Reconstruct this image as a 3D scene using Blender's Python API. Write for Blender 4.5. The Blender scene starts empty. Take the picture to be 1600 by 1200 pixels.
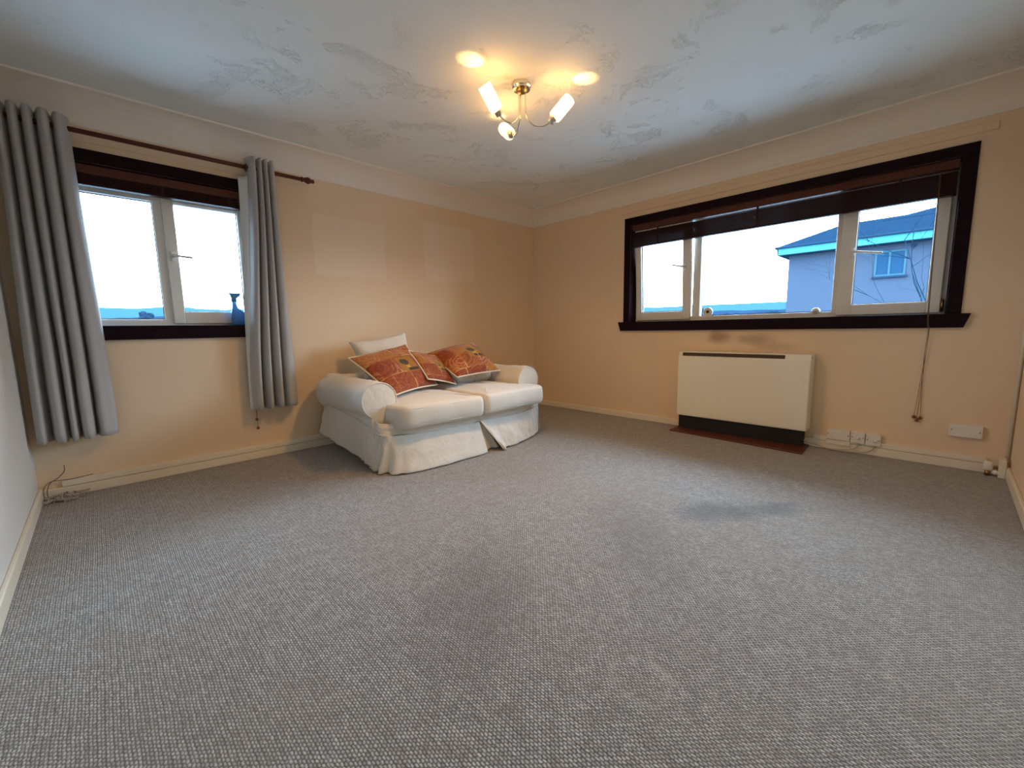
import bpy, bmesh, math, random
from math import sin, cos, pi, radians, sqrt
from mathutils import Vector, Matrix, noise
random.seed(7)
S = bpy.context.scene
COL = S.collection

# ------------------------------------------------------------------ camera, sky, exposure
cam_d = bpy.data.cameras.new('camera')
cam = bpy.data.objects.new('camera', cam_d); COL.objects.link(cam)
cam_d.sensor_width = 36.0; cam_d.sensor_fit = 'HORIZONTAL'
cam_d.lens = 659.486 / 1600 * 36.0
cam_d.clip_start = 0.02; cam_d.clip_end = 2000
cR = Vector((0.7154014, -0.6985095, -0.0168879)); cU = Vector((0.1023772, 0.0808825, 0.9914519))
cF = Vector((0.6911727, 0.7110151, -0.1293749))
M = Matrix((cR, cU, -cF)).transposed().to_4x4(); M.translation = (-4.07141, -3.754156, 0.984643)
cam.matrix_world = M
S.camera = cam

W = bpy.data.worlds.new('overcast_sky'); S.world = W; W.use_nodes = True
bg = W.node_tree.nodes['Background']
bg.inputs['Color'].default_value = (0.66, 0.89, 1.13, 1); bg.inputs['Strength'].default_value = 14.0
try:
    W.cycles.sampling_method = 'AUTOMATIC'
except Exception: pass

def portal(name, loc, rot, sx, sy):
    d = bpy.data.lights.new(name, 'AREA'); d.shape = 'RECTANGLE'; d.size = sx; d.size_y = sy
    d.cycles.is_portal = True
    o = bpy.data.objects.new(name, d); COL.objects.link(o); o.location = loc; o.rotation_euler = rot
portal('window_portal', (-3.655, 0.20, 1.54), (radians(-90), 0, 0), 1.02, 1.0)
portal('window_portal', (0.22, -2.555, 1.53), (0, radians(90), 0), 1.0, 2.36)
vs = S.view_settings
S.display_settings.display_device = 'sRGB'
vs.view_transform = 'Standard'; vs.look = 'None'; vs.gamma = 1.0; vs.use_curve_mapping = False
vs.exposure = 0.72
cy = S.cycles
cy.use_denoising = True
cy.max_bounces = 10; cy.diffuse_bounces = 6; cy.glossy_bounces = 4; cy.transparent_max_bounces = 12
cy.sample_clamp_indirect = 6.0; cy.caustics_reflective = False; cy.caustics_refractive = False

# ------------------------------------------------------------------ node helper
class N:
    def __init__(s, name):
        s.m = bpy.data.materials.new(name); s.m.use_nodes = True
        s.t = s.m.node_tree; s.t.nodes.clear()
        s.out = s.t.nodes.new('ShaderNodeOutputMaterial')
    def n(s, typ, ins=None, **kw):
        k = s.t.nodes.new('ShaderNode' + typ)
        for a, b in kw.items(): setattr(k, a, b)
        for a, b in (ins or {}).items(): s.set(k.inputs[a], b)
        return k
    def set(s, sock, v):
        if isinstance(v, bpy.types.NodeSocket): s.t.links.new(v, sock)
        elif isinstance(v, bpy.types.Node): s.t.links.new(v.outputs[0], sock)
        else:
            if isinstance(v, tuple) and len(v) == 3 and sock.type == 'RGBA': v = v + (1,)
            sock.default_value = v
    def math(s, op, a, b=0.0, c=None, clamp=False):
        k = s.t.nodes.new('ShaderNodeMath'); k.operation = op; k.use_clamp = clamp
        s.set(k.inputs[0], a); s.set(k.inputs[1], b)
        if c is not None: s.set(k.inputs[2], c)
        return k.outputs[0]
    def sep(s, v):
        k = s.n('SeparateXYZ', {0: v}); return k.outputs[0], k.outputs[1], k.outputs[2]
    def obj(s): return s.n('TexCoord').outputs['Object']
    def uv(s): return s.n('TexCoord').outputs['UV']
    def noise(s, v, scale, detail=2.0, rough=0.5, dist=0.0):
        return s.n('TexNoise', {'Vector': v, 'Scale': scale, 'Detail': detail, 'Roughness': rough, 'Distortion': dist}).outputs['Fac']
    def step(s, x, a, b, lo=0.0, hi=1.0):
        k = s.n('MapRange', {0: x, 1: a, 2: b, 3: lo, 4: hi}); k.interpolation_type = 'SMOOTHSTEP'; return k.outputs[0]
    def mix(s, f, a, b, mode='MIX'):
        k = s.n('MixRGB', {0: f, 1: a, 2: b}); k.blend_type = mode; return k.outputs[0]
    def ramp(s, f, stops):
        k = s.n('ValToRGB', {0: f}); e = k.color_ramp.elements
        while len(e) < len(stops): e.new(0.5)
        for q, (p, c) in zip(e, stops): q.position = p; q.color = c + (1,)
        return k.outputs[0]
    def bump(s, h, strength=0.3, dist=0.01):
        return s.n('Bump', {'Height': h, 'Strength': strength, 'Distance': dist}).outputs[0]
    def bsdf(s, color, rough=0.6, normal=None, **kw):
        k = s.n('BsdfPrincipled', {'Base Color': color, 'Roughness': rough})
        if normal is not None: s.set(k.inputs['Normal'], normal)
        for a, b in kw.items(): s.set(k.inputs[a.replace('_', ' ')], b)
        s.t.links.new(k.outputs[0], s.out.inputs[0]); return k
    def surf(s, sh): s.t.links.new(sh if isinstance(sh, bpy.types.NodeSocket) else sh.outputs[0], s.out.inputs[0])

def simple(name, color, rough=0.5, var=0.0, scale=30.0, bumpk=0.0, bscale=200.0, **kw):
    a = N(name); p = a.obj(); c = color
    if var:
        f = a.noise(p, scale, 4.0)
        c = a.mix(f, tuple(x * (1 - var) for x in color), tuple(min(1, x * (1 + var)) for x in color))
    nm = a.bump(a.noise(p, bscale, 3.0), bumpk, 0.003) if bumpk else None
    a.bsdf(c, rough, nm, **kw); return a.m

WALL_C = (0.83, 0.65, 0.445)
def wall_mat(name, rects=(), soot=()):
    a = N(name); p = a.obj(); x, y, z = a.sep(p)
    f = a.noise(p, 1.6, 3.0)
    c = a.mix(f, tuple(v * 0.95 for v in WALL_C), tuple(v * 1.04 for v in WALL_C))
    for (x0, x1, z0, z1) in rects:                      # paler rectangles where pictures hung
        wob = a.math('MULTIPLY', a.math('SUBTRACT', a.noise(p, 6.0, 2.0), 0.5), 0.06)
        xx = a.math('ADD', x, wob); zz = a.math('ADD', z, wob)
        m = a.math('MULTIPLY', a.math('MULTIPLY', a.step(xx, x0 - .012, x0 + .012), a.step(xx, x1 - .012, x1 + .012, 1, 0)),
                   a.math('MULTIPLY', a.step(zz, z0 - .012, z0 + .012), a.step(zz, z1 - .012, z1 + .012, 1, 0)))
        c = a.mix(a.math('MULTIPLY', m, 0.85), c, (0.87, 0.71, 0.535))
    for (cy_, cz_, ry, rz, k) in soot:                   # scorch marks above the heater
        d = a.math('SQRT', a.math('ADD', a.math('POWER', a.math('DIVIDE', a.math('SUBTRACT', y, cy_), ry), 2.0),
                                  a.math('POWER', a.math('DIVIDE', a.math('SUBTRACT', z, cz_), rz), 2.0)))
        d = a.math('ADD', d, a.math('MULTIPLY', a.math('SUBTRACT', a.noise(p, 9.0, 3.0), .5), .7))
        c = a.mix(a.math('MULTIPLY', a.step(d, 0.1, 1.0, 1, 0), k), c, (0.33, 0.20, 0.11))
    h = a.math('ADD', a.noise(p, 60.0, 4.0), a.math('MULTIPLY', a.noise(p, 300.0, 2.0), 0.5))
    a.bsdf(c, 0.75, a.bump(h, 0.14, 0.004)); return a.m

M_WALL_BACK = wall_mat('painted_plaster_back', rects=((-2.70, -2.06, 1.47, 1.96), (-1.625, -0.985, 1.495, 2.075)))
M_WALL_RIGHT = wall_mat('painted_plaster_right', soot=((-2.30, .885, .18, .085, .75), (-2.60, .86, .22, .07, .55), (-2.75, .80, .25, .05, .3)))
M_WALL = wall_mat('painted_plaster')

def ceil_mat():
    a = N('textured_ceiling'); p = a.obj()
    big = a.noise(p, 3.4, 3.0, 0.6, .6)
    mask = a.step(big, 0.53, 0.62)
    r1 = a.math('ABSOLUTE', a.math('SUBTRACT', a.noise(p, 30.0, 3.0, 0.55, 2.2), 0.5))
    r1 = a.step(r1, 0.0, 0.085, 1, 0)
    r2 = a.noise(p, 48.0, 3.0, 0.6, 1.2)
    h = a.math('ADD', a.math('MULTIPLY', a.math('MULTIPLY', r1, a.step(r2, .35, .65)), mask), a.math('MULTIPLY', a.noise(p, 70.0, 4.0, .6), 0.30))
    a.bsdf((0.81, 0.845, 0.825), 0.85, a.bump(h, 0.85, 0.0048)); return a.m
M_CEIL = ceil_mat()

def carpet_mat():
    a = N('loop_pile_carpet'); p = a.obj(); x, y, z = a.sep(p)
    wob = a.math('MULTIPLY', a.math('SUBTRACT', a.noise(p, 7.0, 3.0), .5), 0.010)
    jx = a.math('MULTIPLY', a.math('SUBTRACT', a.noise(p, 75.0, 2.0), .5), 0.0060)
    q = a.n('Mapping', {'Vector': p, 'Location': (3.1, 1.7, 0)}).outputs[0]
    jy = a.math('MULTIPLY', a.math('SUBTRACT', a.noise(q, 75.0, 2.0), .5), 0.0090)
    u = a.math('DIVIDE', a.math('ADD', a.math('ADD', x, wob), jx), 0.0074)
    col = a.math('FLOOR', u); par = a.math('MULTIPLY', a.math('MODULO', a.math('ABSOLUTE', col), 2.0), 0.5)
    v = a.math('ADD', a.math('DIVIDE', a.math('ADD', y, jy), 0.0138), par); row = a.math('FLOOR', v)
    su = a.math('ABSOLUTE', a.math('SINE', a.math('MULTIPLY', u, pi)))
    sv = a.math('ABSOLUTE', a.math('SINE', a.math('MULTIPLY', v, pi)))
    loop = a.math('POWER', a.math('MULTIPLY', su, sv), 0.75)
    cell = a.n('TexWhiteNoise', {'Vector': a.n('CombineXYZ', {0: col, 1: row}).outputs[0]}).outputs[0]
    rib = a.math('MULTIPLY_ADD', a.math('SINE', a.math('MULTIPLY', a.math('ADD', a.math('ADD', x, wob), a.math('MULTIPLY', jx, 1.5)), 2 * pi / 0.0158)), .5, .5)
    h = a.math('ADD', a.math('MULTIPLY', loop, a.math('MULTIPLY_ADD', cell, 0.45, 0.55)), a.math('MULTIPLY', rib, 0.14))
    tuft = a.noise(p, 210.0, 2.0)
    big = a.noise(p, 1.3, 4.0, 0.6)
    mid = a.noise(p, 16.0, 5.0, 0.72)
    c = a.ramp(h, [(0.03, (0.028, 0.028, 0.027)), (0.34, (0.190, 0.187, 0.178)), (0.62, (0.41, 0.402, 0.385)), (0.95, (0.64, 0.63, 0.605))])
    c = a.mix(a.step(tuft, .3, .7, 0, .40), c, a.mix(0.5, c, (0.22, 0.20, 0.175)))
    c = a.mix(a.step(mid, .42, .72, 0, .45), c, (0.19, 0.165, 0.14))
    c = a.mix(a.step(mid, .48, .28, 0, .28), c, (0.52, 0.50, 0.47))
    c = a.mix(a.step(big, .42, .70, 0, .30), c, (0.27, 0.225, 0.175))
    # worn dark stain in front of the heater and grey traffic marks
    def blot(cx, cyy, rx, ry, rot, col, k):
        nonlocal c
        dx = a.math('SUBTRACT', x, cx); dy = a.math('SUBTRACT', y, cyy)
        ex = a.math('DIVIDE', a.math('ADD', a.math('MULTIPLY', dx, cos(rot)), a.math('MULTIPLY', dy, sin(rot))), rx)
        ey = a.math('DIVIDE', a.math('SUBTRACT', a.math('MULTIPLY', dy, cos(rot)), a.math('MULTIPLY', dx, sin(rot))), ry)
        d = a.math('SQRT', a.math('ADD', a.math('POWER', ex, 2.0), a.math('POWER', ey, 2.0)))
        d = a.math('ADD', d, a.math('MULTIPLY', a.math('SUBTRACT', a.noise(p, 7.0, 4.0, .6), .5), 1.1))
        c = a.mix(a.math('MULTIPLY', a.step(d, 0.15, 1.0, 1, 0), k), c, col)
    blot(-1.80, -2.97, .36, .17, -0.75, (0.085, 0.09, 0.10), .66)
    blot(-1.58, -3.16, .30, .12, -0.7, (0.10, 0.10, 0.11), .60)
    blot(-2.35, -2.80, .65, .25, 0.75, (0.15, 0.135, 0.125), .42)
    blot(-3.15, -2.60, .60, .30, 0.8, (0.11, 0.098, 0.09), .40)
    # round dents left by furniture feet
    hh = a.math('ADD', h, a.math('MULTIPLY', a.noise(p, 300., 2.), .35))
    for (cx, cyy, r0) in ((-3.074, -3.226, .075), (-1.044, -3.25, .09)):
        dx = a.math('SUBTRACT', x, cx); dy = a.math('SUBTRACT', y, cyy)
        d = a.math('ADD', a.math('SQRT', a.math('ADD', a.math('POWER', dx, 2.), a.math('POWER', dy, 2.))), a.math('MULTIPLY', wob, 1.5))
        ring = a.step(a.math('ABSOLUTE', a.math('SUBTRACT', d, r0)), 0.0, 0.028, 1, 0)
        hh = a.math('SUBTRACT', hh, a.math('MULTIPLY', ring, 1.0))
        c = a.mix(a.math('MULTIPLY', a.math('MULTIPLY', ring, a.step(a.noise(p, 14.0, 3.0), .40, .62)), .28), c, (0.58, 0.57, 0.55))
    a.bsdf(c, 0.85, a.bump(hh, 0.55, 0.004), Sheen_Weight=0.35, Sheen_Roughness=0.4); return a.m
M_CARPET = carpet_mat()

M_COVING = simple('white_coving_paint', (0.86, 0.81, 0.73), 0.6, 0.03, 3.0, 0.06, 60.0)
M_SKIRT = simple('cream_gloss_paint', (0.84, 0.77, 0.62), 0.35, 0.05, 8.0, 0.05, 40.0)
M_BATTEN = simple('wall_paint_on_batten', (0.82, 0.635, 0.44), 0.6, 0.03, 8.0)
M_PVC = simple('white_window_plastic', (0.80, 0.78, 0.72), 0.32, 0.03, 5.0)
M_GASKET = simple('black_rubber_gasket', (0.02, 0.02, 0.025), 0.6)
M_METAL = simple('brushed_metal', (0.62, 0.61, 0.58), 0.28, 0.04, 40.0, Metallic=1.0)
M_CHROME = simple('chrome', (0.75, 0.72, 0.66), 0.14, Metallic=1.0)
M_BRASS = simple('aged_brass', (0.42, 0.28, 0.10), 0.35, 0.15, 60.0, Metallic=1.0)
M_HEAT = simple('cream_enamel', (0.87, 0.845, 0.70), 0.38, 0.02, 3.0)
M_BLACK = simple('matt_black_steel', (0.006, 0.006, 0.007), 0.6)
M_SLOT = simple('brown_grille_steel', (0.10, 0.065, 0.035), 0.6, 0.3, 50.0)  # brown steel for the air outlet and its grille bars
M_HEARTH = simple('red_brown_hearth_board', (0.10, 0.022, 0.014), 0.5, 0.2, 20.0)
M_PLATE = simple('white_switch_plastic', (0.80, 0.77, 0.70), 0.3, 0.02, 6.0)
M_SCREW = simple('dull_screw', (0.12, 0.11, 0.10), 0.4, Metallic=0.8)
M_CABLE = simple('grey_flex_cable', (0.48, 0.43, 0.36), 0.5)
M_DKCABLE = simple('dark_thin_cable', (0.16, 0.12, 0.085), 0.6)
M_FLUFF = simple('grey_dusty_fluff', (0.50, 0.45, 0.40), 0.95, 0.4, 90.0)
M_CORD = simple('brown_blind_cord', (0.14, 0.075, 0.045), 0.8)
M_ACORN = simple('reddish_wood_acorn', (0.22, 0.055, 0.02), 0.35, 0.2, 80.0)
M_LINING = simple('white_curtain_lining', (0.78, 0.77, 0.74), 0.9, 0.03, 50.0)
M_DARKMARK = simple('dark_plug', (0.02, 0.03, 0.06), 0.5)

def wood_mat(name, c0, c1, rough, axis_scale, coat=0.3):
    a = N(name); p = a.obj()
    mp = a.n('Mapping', {'Vector': p, 'Scale': axis_scale}).outputs[0]
    f = a.noise(mp, 3.0, 6.0, 0.6, 0.6)
    c = a.ramp(f, [(0.3, c0), (0.7, c1)])
    a.bsdf(c, rough, a.bump(f, 0.08, 0.002), Specular_IOR_Level=coat); return a.m
M_DARK = wood_mat('dark_stained_timber', (0.006, 0.003, 0.007), (0.017, 0.006, 0.010), 0.42, (4, 4, 30), 0.08)
M_BLIND = wood_mat('mahogany_slat_wood', (0.075, 0.025, 0.018), (0.12, 0.042, 0.028), 0.45, (6, 6, 60), 0.15)
M_SLAT = wood_mat('dark_mahogany_slats', (0.022, 0.010, 0.011), (0.04, 0.017, 0.016), 0.40, (6, 6, 60), 0.1)
M_POLE = wood_mat('mahogany_pole', (0.060, 0.016, 0.011), (0.12, 0.032, 0.017), 0.35, (2, 40, 40), 0.3)

def fabric(name, c, var=0.12, weave=900.0, bumpk=0.15, rough=0.92, sheen=0.2, big=0.0):
    a = N(name); p = a.obj()
    f = a.noise(p, weave, 2.0); g = a.noise(p, 5.0, 4.0)
    col = a.mix(f, tuple(v * (1 - var) for v in c), tuple(min(1, v * (1 + var)) for v in c))
    col = a.mix(a.math('MULTIPLY', g, 0.22), col, tuple(v * 0.80 for v in c))
    h = a.math('ADD', a.math('MULTIPLY', f, .3), a.noise(p, 28.0, 4.0, .55, .4))
    a.bsdf(col, rough, a.bump(h, bumpk, 0.01), Sheen_Weight=sheen); return a.m
M_CURT = fabric('grey_beige_curtain_weave', (0.475, 0.47, 0.46), 0.14, 700.0, 0.12)
M_SOFA = fabric('cream_cotton_cover', (0.75, 0.73, 0.665), 0.04, 600.0, 0.5)
M_SOFA2 = fabric('cream_cotton_seat', (0.73, 0.71, 0.65), 0.05, 600.0, 0.2)
M_WCUSH = fabric('white_cushion_cotton', (0.73, 0.71, 0.65), 0.04, 500.0, 0.3)
M_PIPE = fabric('cream_piping', (0.74, 0.66, 0.53), 0.1, 500.0, 0.1)

def glass_mat():
    a = N('window_glass')
    tr = a.n('BsdfTransparent', {'Color': (0.96, 0.985, 1.0)})
    gl = a.n('BsdfGlossy', {'Color': (1, 1, 1), 'Roughness': 0.02})
    fr = a.n('Fresnel', {'IOR': 1.30})
    mx = a.n('MixShader', {0: fr.outputs[0], 1: tr.outputs[0], 2: gl.outputs[0]}); a.surf(mx); return a.m
M_GLASS = glass_mat()

def pattern_mat(name, shift, bright=1.0, scale=1.0):
    """woven patchwork cloth: rust, red and ochre panels with cream lines, swirls and leaf blots"""
    a = N(name); uv = a.uv(); mp = a.n('Mapping', {'Vector': uv, 'Location': (shift[0], shift[1], 0), 'Scale': (scale, scale, 1)}).outputs[0]
    nz = a.n('TexNoise', {'Vector': mp, 'Scale': 9.0, 'Detail': 3.0}).outputs['Color']
    warp = a.n('MixRGB', {0: 0.05, 1: mp, 2: nz}).outputs[0]
    def brick(sc, w, h, m, off, bias=0.0):
        k = a.n('TexBrick', {'Vector': warp, 'Color1': (0, 0, 0), 'Color2': (1, 1, 1), 'Mortar': (.5, .5, .5), 'Scale': sc, 'Mortar Size': m,
                             'Mortar Smooth': 0.1, 'Brick Width': w, 'Row Height': h, 'Bias': bias})
        k.offset = off; k.squash = 0.8; return k
    b = brick(1.0, .42, .33, 0.010, 0.37)
    fac = a.sep(b.outputs['Color'])[0]
    base = a.ramp(fac, [(0.0, (0.33, 0.055, 0.014)), (0.30, (0.40, 0.115, 0.018)), (0.5, (0.46, 0.17, 0.025)), (0.75, (0.36, 0.06, 0.02)), (1.0, (0.27, 0.04, 0.02))])
    base.node.color_ramp.interpolation = 'CONSTANT'
    b2 = brick(1.0, .27, .17, 0.0, 0.55, -0.1)
    f2 = a.sep(b2.outputs['Color'])[0]
    base = a.mix(a.step(f2, .60, .64, 0, .75), base, (0.50, 0.20, 0.12))
    base = a.mix(a.step(f2, .86, .88, 0, .85), base, (0.16, 0.05, 0.02))
    # swirls
    vo = a.n('TexVoronoi', {'Vector': mp, 'Scale': 2.7}); dist = vo.outputs['Distance']
    sw = a.math('SINE', a.math('ADD', a.math('MULTIPLY', dist, 46.0), a.math('MULTIPLY', a.noise(mp, 12.0), 6.0)))
    hi = a.mix(a.step(sw, -0.1, 0.4, 0, 0.85), base, a.mix(a.step(fac, .4, .6), (0.22, 0.03, 0.012), (0.56, 0.24, 0.13)))
    rnd = a.sep(vo.outputs['Color'])[0]
    c = a.mix(a.step(rnd, .22, .27), base, hi)
    fine = a.noise(mp, 42.0, 3.0, .6, 1.2)
    c = a.mix(a.step(fine, .53, .60, 0, .60), c, (0.20, 0.028, 0.012))
    c = a.mix(a.step(fine, .44, .37, 0, .55), c, (0.52, 0.24, 0.05))
    # dark leaf blot and bar
    x, y, z = a.sep(uv)
    def ell(cx, cy_, rx, ry):
        return a.math('ADD', a.math('POWER', a.math('DIVIDE', a.math('SUBTRACT', x, cx), rx), 2.), a.math('POWER', a.math('DIVIDE', a.math('SUBTRACT', y, cy_), ry), 2.))
    def box(x0, x1, y0, y1):
        return a.math('MULTIPLY', a.math('MULTIPLY', a.step(x, x0 - .006, x0 + .006), a.step(x, x1 - .006, x1 + .006, 1, 0)),
                      a.math('MULTIPLY', a.step(y, y0 - .006, y0 + .006), a.step(y, y1 - .006, y1 + .006, 1, 0)))
    lx, ly = 0.58 , 0.50
    c = a.mix(box(lx - .13, lx + .19, ly - .20, ly + .14), c, (0.36, 0.15, 0.012))
    c = a.mix(a.step(ell(lx, ly + .02, .085, .07), .85, 1.15, 1, 0), c, (0.060, 0.035, 0.018))
    c = a.mix(box(lx - .02, lx + .20, ly - .18, ly - .12), c, (0.055, 0.018, 0.012))
    c = a.mix(box(lx - .02, lx + .05, ly - .12, ly - .06), c, (0.55, 0.33, 0.07))
    # cream thread lines
    mo = a.step(b.outputs['Fac'], .3, .7)
    gate = a.step(a.noise(mp, 2.6, 1.0), .52, .56)
    c = a.mix(a.math('MULTIPLY', a.math('MULTIPLY', mo, gate), .7), c, (0.62, 0.38, 0.17))
    c = a.mix(1.0, c, (.88 * bright, .92 * bright, .62 * bright), 'MULTIPLY')
    h = a.noise(mp, 120.0, 2.0)
    a.bsdf(c, 0.9, a.bump(h, 0.25, 0.003), Sheen_Weight=0.15); return a.m
M_PAT1 = pattern_mat('rust_patchwork_weave', (0.0, 0.0))
M_PAT2 = pattern_mat('pink_brown_patchwork_weave', (0.37, 0.21), 0.95, 0.9)
M_PAT3 = pattern_mat('orange_patchwork_weave', (0.61, 0.55), 1.05)

# ------------------------------------------------------------------ mesh helpers
def tag(o, label=None, cat=None, group=None, kind=None):
    if label: o['label'] = label
    if cat: o['category'] = cat
    if group: o['group'] = group
    if kind: o['kind'] = kind
    return o
def root(name, loc, label=None, cat=None, group=None, kind=None, parent=None):
    o = bpy.data.objects.new(name, None); COL.objects.link(o); o.location = loc; o.empty_display_size = 0.05
    return tag(o, label, cat, group, kind)
def wpos(o):
    v = Vector(o.location)
    while o.parent: o = o.parent; v += Vector(o.location)
    return v
def link(name, bm, mat, parent=None, smooth=False, bevel=0.0, seg=2, org=None, recalc=True):
    if recalc: bmesh.ops.recalc_face_normals(bm, faces=bm.faces[:])
    base = Vector(org) if org is not None else (Vector((0, 0, 0)))
    off = base + (Vector((0, 0, 0)))
    if parent is not None: off = wpos(parent) + (base if org is not None else Vector((0, 0, 0)))
    if parent is not None and org is not None: off = base
    bmesh.ops.translate(bm, verts=bm.verts[:], vec=-off)
    me = bpy.data.meshes.new(name); bm.to_mesh(me); bm.free()
    o = bpy.data.objects.new(name, me); COL.objects.link(o)
    if parent is not None:
        o.parent = parent; o.location = off - wpos(parent)
    else: o.location = off
    for m in (mat if isinstance(mat, (list, tuple)) else [mat]): me.materials.append(m)
    if smooth:
        for p in me.polygons: p.use_smooth = True
    if bevel:
        b = o.modifiers.new('bevel', 'BEVEL'); b.width = bevel; b.segments = seg; b.limit_method = 'ANGLE'; b.angle_limit = radians(40)
        if smooth is False:
            b.harden_normals = False
    return o
def BM(): return bmesh.new()
def box(bm, x0, x1, y0, y1, z0, z1):
    v = [bm.verts.new((x, y, z)) for x in (x0, x1) for y in (y0, y1) for z in (z0, z1)]
    for f in ((0, 1, 3, 2), (4, 6, 7, 5), (0, 4, 5, 1), (2, 3, 7, 6), (0, 2, 6, 4), (1, 5, 7, 3)):
        bm.faces.new([v[i] for i in f])
    return v
def frames(pts):
    pts = [Vector(p) for p in pts]; T = []
    for i in range(len(pts)):
        a = pts[max(0, i - 1)]; b = pts[min(len(pts) - 1, i + 1)]; T.append((b - a).normalized())
    n = T[0].orthogonal().normalized(); out = []
    for t in T:
        n = (n - t * n.dot(t)); n = n.normalized() if n.length > 1e-6 else t.orthogonal().normalized()
        out.append((t, n, t.cross(n)))
    return pts, out
def tube(bm, pts, r, seg=10, cap=True, closed=False):
    pts, fr = frames(pts); rings = []
    for i, (p, (t, n, b)) in enumerate(zip(pts, fr)):
        rr = r[i] if isinstance(r, (list, tuple)) else r
        rings.append([bm.verts.new(p + (n * cos(2 * pi * k / seg) + b * sin(2 * pi * k / seg)) * rr) for k in range(seg)])
    m = len(rings)
    for i in range(m if closed else m - 1):
        A = rings[i]; B = rings[(i + 1) % m]
        for k in range(seg): bm.faces.new((A[k], A[(k + 1) % seg], B[(k + 1) % seg], B[k]))
    if cap and not closed: bm.faces.new(rings[0][::-1]); bm.faces.new(rings[-1])
def lathe(bm, base, axis, prof, seg=24, cap0=True, cap1=True):
    """prof: (radius, distance along axis)"""
    base = Vector(base); ax = Vector(axis).normalized(); n = ax.orthogonal().normalized(); b = ax.cross(n); rings = []
    for r, h in prof:
        rings.append([bm.verts.new(base + ax * h + (n * cos(2 * pi * k / seg) + b * sin(2 * pi * k / seg)) * max(r, 1e-5)) for k in range(seg)])
    for A, B in zip(rings, rings[1:]):
        for k in range(seg): bm.faces.new((A[k], A[(k + 1) % seg], B[(k + 1) % seg], B[k]))
    if cap0: bm.faces.new(rings[0][::-1])
    if cap1: bm.faces.new(rings[-1])
def prism(bm, poly, a, b):
    """poly: list of Vector functions of t; extrude list of 3D points a->b"""
    A = [bm.verts.new(p) for p in a]; B = [bm.verts.new(p) for p in b]; n = len(A)
    for k in range(n): bm.faces.new((A[k], A[(k + 1) % n], B[(k + 1) % n], B[k]))
    bm.faces.new(A[::-1]); bm.faces.new(B)
def spline(P, n):
    """Catmull-Rom through P, n samples"""
    P = [Vector(p) for p in P]; out = []
    m = len(P) - 1
    for i in range(n + 1):
        t = i / n * m; k = min(int(t), m - 1); f = t - k
        p0 = P[max(k - 1, 0)]; p1 = P[k]; p2 = P[k + 1]; p3 = P[min(k + 2, m)]
        out.append(0.5 * ((2 * p1) + (p2 - p0) * f + (2 * p0 - 5 * p1 + 4 * p2 - p3) * f * f + (3 * p1 - p0 - 3 * p2 + p3) * f ** 3))
    return out
def nz(v, s=1.0): return noise.noise(Vector(v) * s)

# ------------------------------------------------------------------ room shell
XL, YF, H, T = -4.421, -4.098, 2.40, 0.26
WA = (-4.165, -3.150, 1.048, 2.036)       # back-wall opening x0,x1,z0,z1
WB = (-3.735, -1.378, 1.036, 2.028)       # right-wall opening y0,y1,z0,z1
bm = BM()
box(bm, XL - T, WA[0], 0, T, -.1, H + .1); box(bm, WA[1], T, 0, T, -.1, H + .1)
box(bm, WA[0], WA[1], 0, T, -.1, WA[2]); box(bm, WA[0], WA[1], 0, T, WA[3], H + .1)
tag(link('wall_back', bm, M_WALL_BACK), 'tan painted wall behind the sofa, with paler picture ghosts', None, None, 'structure')
bm = BM()
box(bm, 0, T, YF - T, WB[0], -.1, H + .1); box(bm, 0, T, WB[1], 0, -.1, H + .1)
box(bm, 0, T, WB[0], WB[1], -.1, WB[2]); box(bm, 0, T, WB[0], WB[1], WB[3], H + .1)
tag(link('wall_right', bm, M_WALL_RIGHT), 'tan painted wall with wide window and heater', None, None, 'structure')
M_WALL_LEFT = simple('wall_paint_daylight_tint', (0.72, 0.70, 0.65), 0.75, 0.03, 2.0, 0.1, 200.0)  # daylight from the wide window is put into this paler, cooler wall colour
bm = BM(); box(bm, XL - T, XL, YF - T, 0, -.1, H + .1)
tag(link('wall_left', bm, M_WALL_LEFT), 'plain wall at the left edge with daylight painted into its colour', None, None, 'structure')
bm = BM(); box(bm, XL, 0, YF - T, YF, -.1, H + .1)
tag(link('wall_front', bm, M_WALL), 'tan painted wall at the right edge', None, None, 'structure')
bm = BM(); box(bm, XL, 0, YF, 0, -.1, 0.0)
tag(link('floor', bm, M_CARPET), 'beige grey loop pile carpet floor', None, None, 'structure')
bm = BM(); box(bm, XL, 0, YF, 0, H, H + .1)
tag(link('ceiling', bm, M_CEIL), 'off white textured plaster ceiling', None, None, 'structure')

def coving(name, wallpt, inward, p0, p1):
    """wallpt: fn(along, out, z)"""
    prof = [(0, 2.238), (.006, 2.238), (.010, 2.250)]
    for k in range(1, 10):
        a = k / 10 * pi / 2
        prof.append((.010 + .172 * (1 - cos(a)), 2.250 + .138 * sin(a)))
    prof += [(.186, 2.388), (.196, 2.389), (.200, 2.394), (.200, 2.40), (0, 2.40)]
    b = BM(); prism(b, None, [wallpt(p0, o, z) for o, z in prof], [wallpt(p1, o, z) for o, z in prof])
    tag(link(name, b, M_COVING), 'cream coving between wall and ceiling', None, None, 'structure')
coving('trim_1', lambda s, o, z: (s, -o, z), None, XL, 0)
coving('trim_2', lambda s, o, z: (-o, s, z), None, YF, 0)
def skirting(name, x0, x1, y0, y1, h=.062):
    b = BM(); box(b, x0, x1, y0, y1, 0, h); tag(link(name, b, M_SKIRT, bevel=.005), 'cream gloss skirting board', None, None, 'structure')
skirting('baseboard_back', XL, 0, -.018, 0)
skirting('baseboard_right', -.018, 0, YF, -.018)
skirting('baseboard_left', XL, XL + .018, YF, -.018, .075)
skirting('baseboard_front', XL + .018, -.018, YF, YF + .018, .07)
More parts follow.
